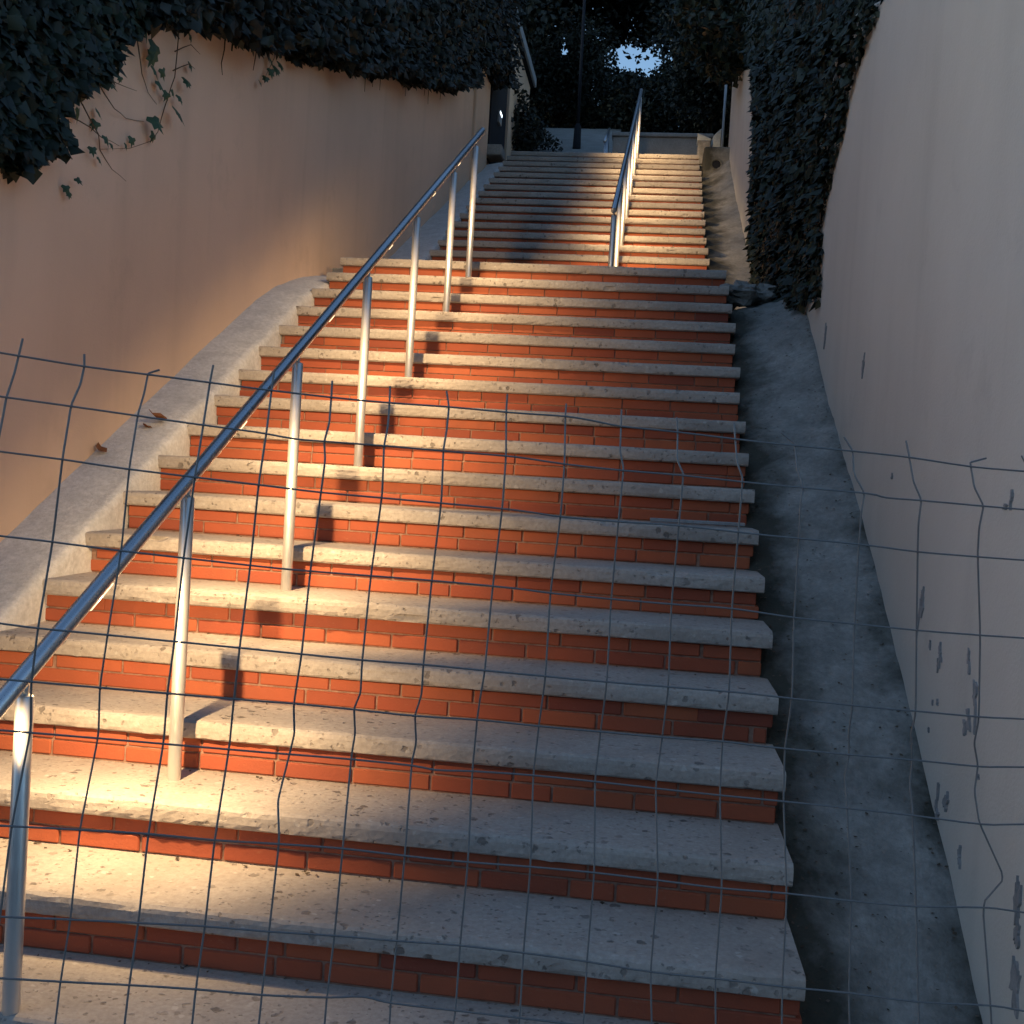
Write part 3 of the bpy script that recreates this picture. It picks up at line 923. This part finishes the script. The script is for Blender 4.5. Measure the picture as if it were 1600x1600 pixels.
t = empty('drain_pipe', (2.84, 11.25, 5.2), 'round dark drain outlet set in the head of the right ramp', 'drain')
bm = bmesh.new()
box_bm(bm, 2.68, 3.03, 11.20, 11.7, 4.95, 5.50)
link('headwall', bm_mesh('headwall', bm, .02), M['ramp'], t)
vs, fs = [], []
for i, (yy, rr) in enumerate(((11.195, .066), (11.185, .066), (11.185, .054), (11.197, .050))):
    for k in range(20):
        a = 2*math.pi*k/20
        vs.append((2.84+rr*math.cos(a), yy, 5.28+rr*math.sin(a)))
for i in range(3):
    for k in range(20):
        fs.append((i*20+k, i*20+(k+1) % 20, (i+1)*20+(k+1) % 20, (i+1)*20+k))
pr_ = link('pipe_rim', pyd('pipe_rim', vs, fs), M['ramp'], t, True)
link('bore_shade_disc', pyd('bore_shade_disc', [(2.84+.051*math.cos(2*math.pi*k/20), 11.1965, 5.28+.051*math.sin(2*math.pi*k/20)) for k in range(20)], [tuple(range(20))]), M['darkdoor'], pr_)  # flat dark disc, colour stands in for shade inside the pipe
tag(tube('pole', [(2.98,13.0,ZTOP-.02), (2.98,13.0,6.9)], .018, M['fascia'], None, 10), 'thin grey pole at the far end of the right wall', 'pole')
# loose stones where the lower ramp meets the landing
STN = [(2.78,5.15,2.64,.13,.11,.07,'flat pale stone nearest the step ends on the ramp landing'), (2.95,5.35,2.68,.11,.12,.06,'rounded stone at the middle of the ramp landing'), (2.82,5.62,2.70,.15,.13,.07,'largest loose stone on the ramp landing'),
       (2.98,5.85,2.74,.10,.10,.06,'small stone against the wall on the ramp landing'), (2.80,6.1,2.76,.12,.15,.06,'loose stone just below the upper ramp')]
for i, (x, y, z, sx, sy, sz, lb) in enumerate(STN):
    lump('loose_stone', x, y, z, sx, sy, sz, M['stone'], lb, 'stone', 'loose stones on the ramp', i*3.1)

# ------------------------------------------------------------------ small things on the lower steps
bm = bmesh.new()
v, _ = box_bm(bm, -.20, .20, -.018, .018, 0, .014)
me = bm_mesh('batten', bm, .002)
o = link('batten', me, M['batten'])
o.location = (2.46, 7*GO+.30-.075, 7*RI+.006); o.rotation_euler = (0, -.004, .10)
tag(o, 'thin grey batten lying on a tread near the right step ends', 'batten')
def dead_leaf(x, y, z, s, rot, label):
    vs = [(0,0,.1), (.30,-.15,.22), (.42,.3,.30), (.18,.75,.12), (0,1.05,.25), (-.18,.75,.10), (-.40,.3,.26), (-.26,-.15,.18), (0,.4,0)]
    fs = [(8, i, i+1) for i in range(7)] + [(8, 7, 0)]
    o = link('fallen_leaf', pyd('fallen_leaf', vs, fs), M['dead'])
    o.scale = (s,)*3; o.location = (x, y, z); o.rotation_euler = rot
    md = o.modifiers.new('thickness', 'SOLIDIFY'); md.thickness = .03
    tag(o, label, 'leaf', 'fallen leaves on the kerb')
dead_leaf(-.24, 2.37, nos(2.37)+.035, .065, (.5, .2, .9), 'reddish dead leaf lying on the kerb against the left wall')
dead_leaf(-.09, 2.68, nos(2.68)+.035, .085, (.4, -.2, 2.2), 'larger curled dead leaf on the kerb beside the step ends')
dead_leaf(-.14, 2.62, nos(2.62)+.030, .045, (.3, .3, 1.2), 'small pale dead leaf next to the larger curled one')

# litter and grit gathered along the ramp edges and in the back corners of the treads
pts = []
for _ in range(1100):
    y = random.uniform(.1, 4.8)
    u = random.random()**2.2
    if random.random() < .72: x = 2.70 + .28*u
    else: x = Xr(y) - .01 - .12*u
    zi, zo = inner_z(y), float(np.interp(y, RB_Y, RB_Z))
    tt = max(0, (x - 2.6)/(Xr(y) - 2.6))
    pts.append((x, y, zi + (zo-zi)*tt + .016*nz(x,y,.5,7) + .012*nz(x,y,.9,19) + .012*nz(x,y,3.1,2.3) - .02*math.sin(math.pi*min(1,tt)) + .006))
for _ in range(500):
    k = random.randint(0, 16)
    y = (k+1)*GO + .026 - .05*random.random()**2
    pts.append((random.uniform(.02, W-.03), y, k*RI + .004))
pts = np.array(pts); n = len(pts)
lit = link('leaf_litter', leaf_mesh('leaf_litter', pts, rnd_dir(n, (0, -.3, 1.6), .6), rnd_dir(n), rng.uniform(.005, .017, n), .7, .1), M['dead2'])
tag(lit, 'fine dead leaf litter and grit along the ramp and treads', 'litter', kind='stuff')

# ------------------------------------------------------------------ welded wire fence in front of the steps
VW=[
[[0.015,1.457],[0.011,1.433],[0.008,1.411],[0.002,1.376],[0.001,1.35],[-0.002,1.303],[-0.01,1.195],[-0.022,1.078],[-0.028,0.999],[-0.033,0.924],[-0.052,0.798],[-0.062,0.674]],
[[0.095,1.442],[0.096,1.425],[0.093,1.4],[0.085,1.369],[0.081,1.297],[0.069,1.185],[0.057,1.068],[0.05,0.99],[0.046,0.919],[0.032,0.794],[0.023,0.671],[0.015,0.587]],
[[0.195,1.428],[0.183,1.423],[0.18,1.42],[0.177,1.393],[0.172,1.362],[0.167,1.289],[0.158,1.177],[0.147,1.062],[0.139,0.988],[0.135,0.913],[0.121,0.79],[0.114,0.666],[0.106,0.581],[0.104,0.519]],
[[0.266,1.44],[0.263,1.415],[0.259,1.355],[0.253,1.284],[0.241,1.171],[0.235,1.055],[0.228,0.981],[0.223,0.907],[0.212,0.785],[0.204,0.66],[0.197,0.575],[0.195,0.516]],
[[0.349,1.436],[0.347,1.409],[0.344,1.348],[0.338,1.276],[0.331,1.164],[0.323,1.05],[0.318,0.976],[0.313,0.9],[0.302,0.777],[0.294,0.654],[0.287,0.568],[0.285,0.514]],
[[0.43,1.43],[0.43,1.406],[0.429,1.37],[0.424,1.343],[0.426,1.316],[0.423,1.272],[0.414,1.16],[0.408,1.045],[0.401,0.971],[0.403,0.925],[0.398,0.894],[0.386,0.829],[0.39,0.772],[0.383,0.645],[0.378,0.559],[0.376,0.511]],
[[0.512,1.428],[0.512,1.404],[0.511,1.371],[0.507,1.342],[0.507,1.307],[0.507,1.269],[0.499,1.157],[0.493,1.038],[0.493,0.991],[0.486,0.964],[0.489,0.927],[0.486,0.888],[0.48,0.766],[0.475,0.638],[0.469,0.554],[0.467,0.509]],
[[0.593,1.427],[0.597,1.404],[0.595,1.372],[0.591,1.34],[0.591,1.266],[0.586,1.154],[0.58,1.034],[0.58,0.989],[0.574,0.956],[0.578,0.914],[0.574,0.88],[0.569,0.756],[0.565,0.629],[0.56,0.545],[0.559,0.506]],
[[0.682,1.429],[0.681,1.403],[0.681,1.338],[0.679,1.263],[0.675,1.149],[0.669,1.028],[0.666,0.986],[0.665,0.952],[0.664,0.873],[0.661,0.747],[0.658,0.621],[0.654,0.533],[0.65,0.504]],
[[0.77,1.421],[0.769,1.402],[0.767,1.332],[0.765,1.256],[0.761,1.143],[0.759,1.022],[0.758,0.944],[0.756,0.866],[0.754,0.739],[0.753,0.609],[0.749,0.521]],
[[0.854,1.418],[0.853,1.393],[0.851,1.356],[0.855,1.328],[0.852,1.253],[0.853,1.138],[0.852,1.016],[0.853,0.937],[0.851,0.86],[0.851,0.731],[0.85,0.595],[0.845,0.508]],
[[0.939,1.412],[0.94,1.39],[0.938,1.349],[0.946,1.326],[0.944,1.252],[0.946,1.134],[0.947,1.011],[0.95,0.93],[0.946,0.851],[0.95,0.719],[0.949,0.579],[0.95,0.496]],
[[1.029,1.41],[1.03,1.386],[1.031,1.351],[1.038,1.325],[1.037,1.249],[1.041,1.131],[1.043,1.006],[1.047,0.925],[1.048,0.842],[1.052,0.706],[1.051,0.568],[1.05,0.493]],
[[1.104,1.4],[1.122,1.387],[1.125,1.382],[1.126,1.349],[1.134,1.318],[1.131,1.296],[1.134,1.243],[1.141,1.121],[1.145,0.998],[1.15,0.913],[1.151,0.831],[1.158,0.693],[1.158,0.553],[1.156,0.49]],
[[1.206,1.4],[1.218,1.379],[1.218,1.344],[1.232,1.316],[1.229,1.286],[1.232,1.238],[1.24,1.115],[1.246,0.989],[1.25,0.946],[1.257,0.907],[1.254,0.869],[1.256,0.825],[1.266,0.684],[1.267,0.544],[1.267,0.487]],
[[1.309,1.401],[1.312,1.375],[1.315,1.339],[1.326,1.31],[1.324,1.277],[1.33,1.231],[1.343,1.109],[1.353,0.982],[1.356,0.943],[1.366,0.9],[1.364,0.862],[1.366,0.815],[1.377,0.674],[1.383,0.529],[1.384,0.484]],
[[1.443,1.382],[1.416,1.374],[1.415,1.367],[1.417,1.336],[1.43,1.307],[1.426,1.272],[1.432,1.228],[1.451,1.105],[1.463,0.975],[1.468,0.929],[1.48,0.891],[1.476,0.85],[1.481,0.803],[1.519,0.721],[1.494,0.671],[1.506,0.521],[1.508,0.481]],
[[1.505,1.39],[1.515,1.365],[1.517,1.332],[1.531,1.305],[1.529,1.272],[1.535,1.226],[1.557,1.102],[1.574,0.972],[1.59,0.889],[1.593,0.8],[1.607,0.658],[1.624,0.506]],
]
HW=[
[[-0.009,1.435],[0.096,1.425],[0.18,1.42],[0.263,1.415],[0.326,1.411],[0.43,1.406],[0.512,1.404],[0.597,1.404],[0.688,1.402],[0.769,1.402],[0.812,1.398],[0.853,1.393],[0.94,1.39],[1.081,1.383],[1.218,1.379],[1.312,1.375],[1.415,1.367],[1.508,1.365]],
[[-0.006,1.376],[0.085,1.369],[0.172,1.362],[0.259,1.355],[0.33,1.35],[0.383,1.344],[0.424,1.343],[0.507,1.342],[0.591,1.34],[0.692,1.338],[0.767,1.332],[0.855,1.328],[0.946,1.326],[1.085,1.32],[1.232,1.316],[1.268,1.311],[1.326,1.31],[1.43,1.307],[1.513,1.305]],
[[-0.003,1.303],[0.081,1.297],[0.167,1.289],[0.333,1.278],[0.423,1.272],[0.507,1.269],[0.591,1.266],[0.696,1.262],[0.765,1.256],[0.852,1.253],[0.944,1.252],[1.091,1.244],[1.232,1.238],[1.33,1.231],[1.432,1.228],[1.52,1.226]],
[[0.001,1.19],[0.069,1.185],[0.158,1.177],[0.339,1.164],[0.414,1.16],[0.499,1.157],[0.586,1.154],[0.703,1.148],[0.761,1.143],[0.853,1.138],[0.946,1.134],[1.041,1.131],[1.141,1.121],[1.24,1.115],[1.343,1.109],[1.451,1.105],[1.53,1.103]],
[[0.006,1.073],[0.057,1.068],[0.147,1.062],[0.323,1.05],[0.493,1.038],[0.58,1.034],[0.669,1.028],[0.759,1.022],[0.852,1.016],[0.947,1.011],[1.043,1.006],[1.108,1.001],[1.246,0.989],[1.353,0.982],[1.463,0.975],[1.54,0.973]],
[[0.009,0.997],[0.139,0.988],[0.348,0.974],[0.401,0.971],[0.486,0.964],[0.574,0.956],[0.665,0.952],[0.758,0.944],[0.853,0.937],[0.95,0.93],[1.047,0.925],[1.113,0.918],[1.257,0.907],[1.366,0.9],[1.48,0.891],[1.547,0.891]],
[[0.012,0.922],[0.135,0.913],[0.352,0.897],[0.398,0.894],[0.486,0.888],[0.574,0.88],[0.611,0.874],[0.664,0.873],[0.756,0.868],[0.851,0.86],[0.946,0.851],[1.048,0.842],[1.151,0.834],[1.256,0.825],[1.366,0.815],[1.481,0.803],[1.554,0.803]],
[[0.018,0.795],[0.121,0.79],[0.212,0.785],[0.302,0.777],[0.39,0.772],[0.48,0.766],[0.569,0.756],[0.661,0.747],[0.754,0.74],[0.851,0.731],[0.95,0.719],[1.052,0.706],[1.158,0.697],[1.266,0.684],[1.377,0.674],[1.494,0.671],[1.565,0.662]],
[[0.023,0.671],[0.114,0.666],[0.204,0.66],[0.294,0.654],[0.383,0.645],[0.475,0.638],[0.565,0.629],[0.658,0.621],[0.753,0.609],[0.85,0.595],[0.949,0.579],[1.051,0.568],[1.158,0.555],[1.267,0.544],[1.383,0.529],[1.506,0.521],[1.578,0.509]],
[[0.026,0.587],[0.106,0.581],[0.197,0.575],[0.287,0.568],[0.378,0.559],[0.469,0.554],[0.52,0.554],[0.56,0.545],[0.654,0.533],[0.749,0.521],[0.845,0.508],[0.939,0.493],[1.585,0.421]],
]

FO = Vector((1.3781, -.9358, 0)); FD = Vector((.9582, .2861, 0)); FN = Vector((-.2861, .9582, 0))
t = empty('mesh_fence', (2.1, -.72, GZ), 'bent welded wire mesh fence standing across the foot of the steps', 'fence')
def fpt(u, z, off=0.0):
    return FO + FD*u + FN*off + Vector((0, 0, z))
def smooth_path(p, steps=(0, .34, .67)):
    """Catmull-Rom through the points"""
    out = []
    for i in range(len(p)-1):
        a, b, c_, d = p[max(0, i-1)], p[i], p[i+1], p[min(len(p)-1, i+2)]
        for s in steps:
            out.append(.5*((2*b) + (c_-a)*s + (2*a-5*b+4*c_-d)*s*s + (3*b-a-3*c_+d)*s**3))
    out.append(p[-1])
    return out
fold = lambda z: .012*math.sin(z*9.0) + .010*math.sin(z*23.0)
WR = .0015
extra = [[(u-.095, z) for u, z in VW[0]], [(u-.185, z) for u, z in VW[0]], [(u+.10, z) for u, z in VW[-1]], [(u+.20, z) for u, z in VW[-1]]]
for w in VW + extra:
    p = [fpt(u, z, fold(z)) for u, z in w]
    (ua, za), (ub, zb) = w[-3], w[-1]
    sl = (ub-ua)/(zb-za)
    z = zb
    while z > GZ+.12:
        z -= .11
        z2 = max(z, GZ+.002)
        p.append(fpt(ub+sl*.8*(z2-zb)+random.uniform(-.004, .004), z2, fold(z2)))
    if p[-1].z > GZ+.01: p.append(fpt(ub+sl*.8*(GZ-zb), GZ+.002, fold(GZ)))
    tube('vertical_wire', smooth_path(p, (0, .12, .88)), WR, M['zinc'], t, 6)
def hwire(w):
    (u0, z0), (u1, z1) = w[0], w[1]
    sl = (z1-z0)/(u1-u0)
    (u2, z2), (u3, z3) = w[-2], w[-1]
    sr = (z3-z2)/(u3-u2)
    w = [(u0-.22, z0-sl*.22)] + list(w) + [(u3+.24, z3+sr*.24)]
    return tube('horizontal_wire', smooth_path([fpt(u, z, fold(z)-2*WR) for u, z in w]), WR, M['zinc'], t, 6)
for w in HW:
    hwire(w)
last = HW[-1]
for k, dz in enumerate((.11, .24, .37, .47, .56, .68, .80)):
    hwire([(u + .004*nz(u,k,0,3), z - dz*(1-.02*u) + .004*nz(u,k,1,5)) for u, z in last if z-dz > GZ])
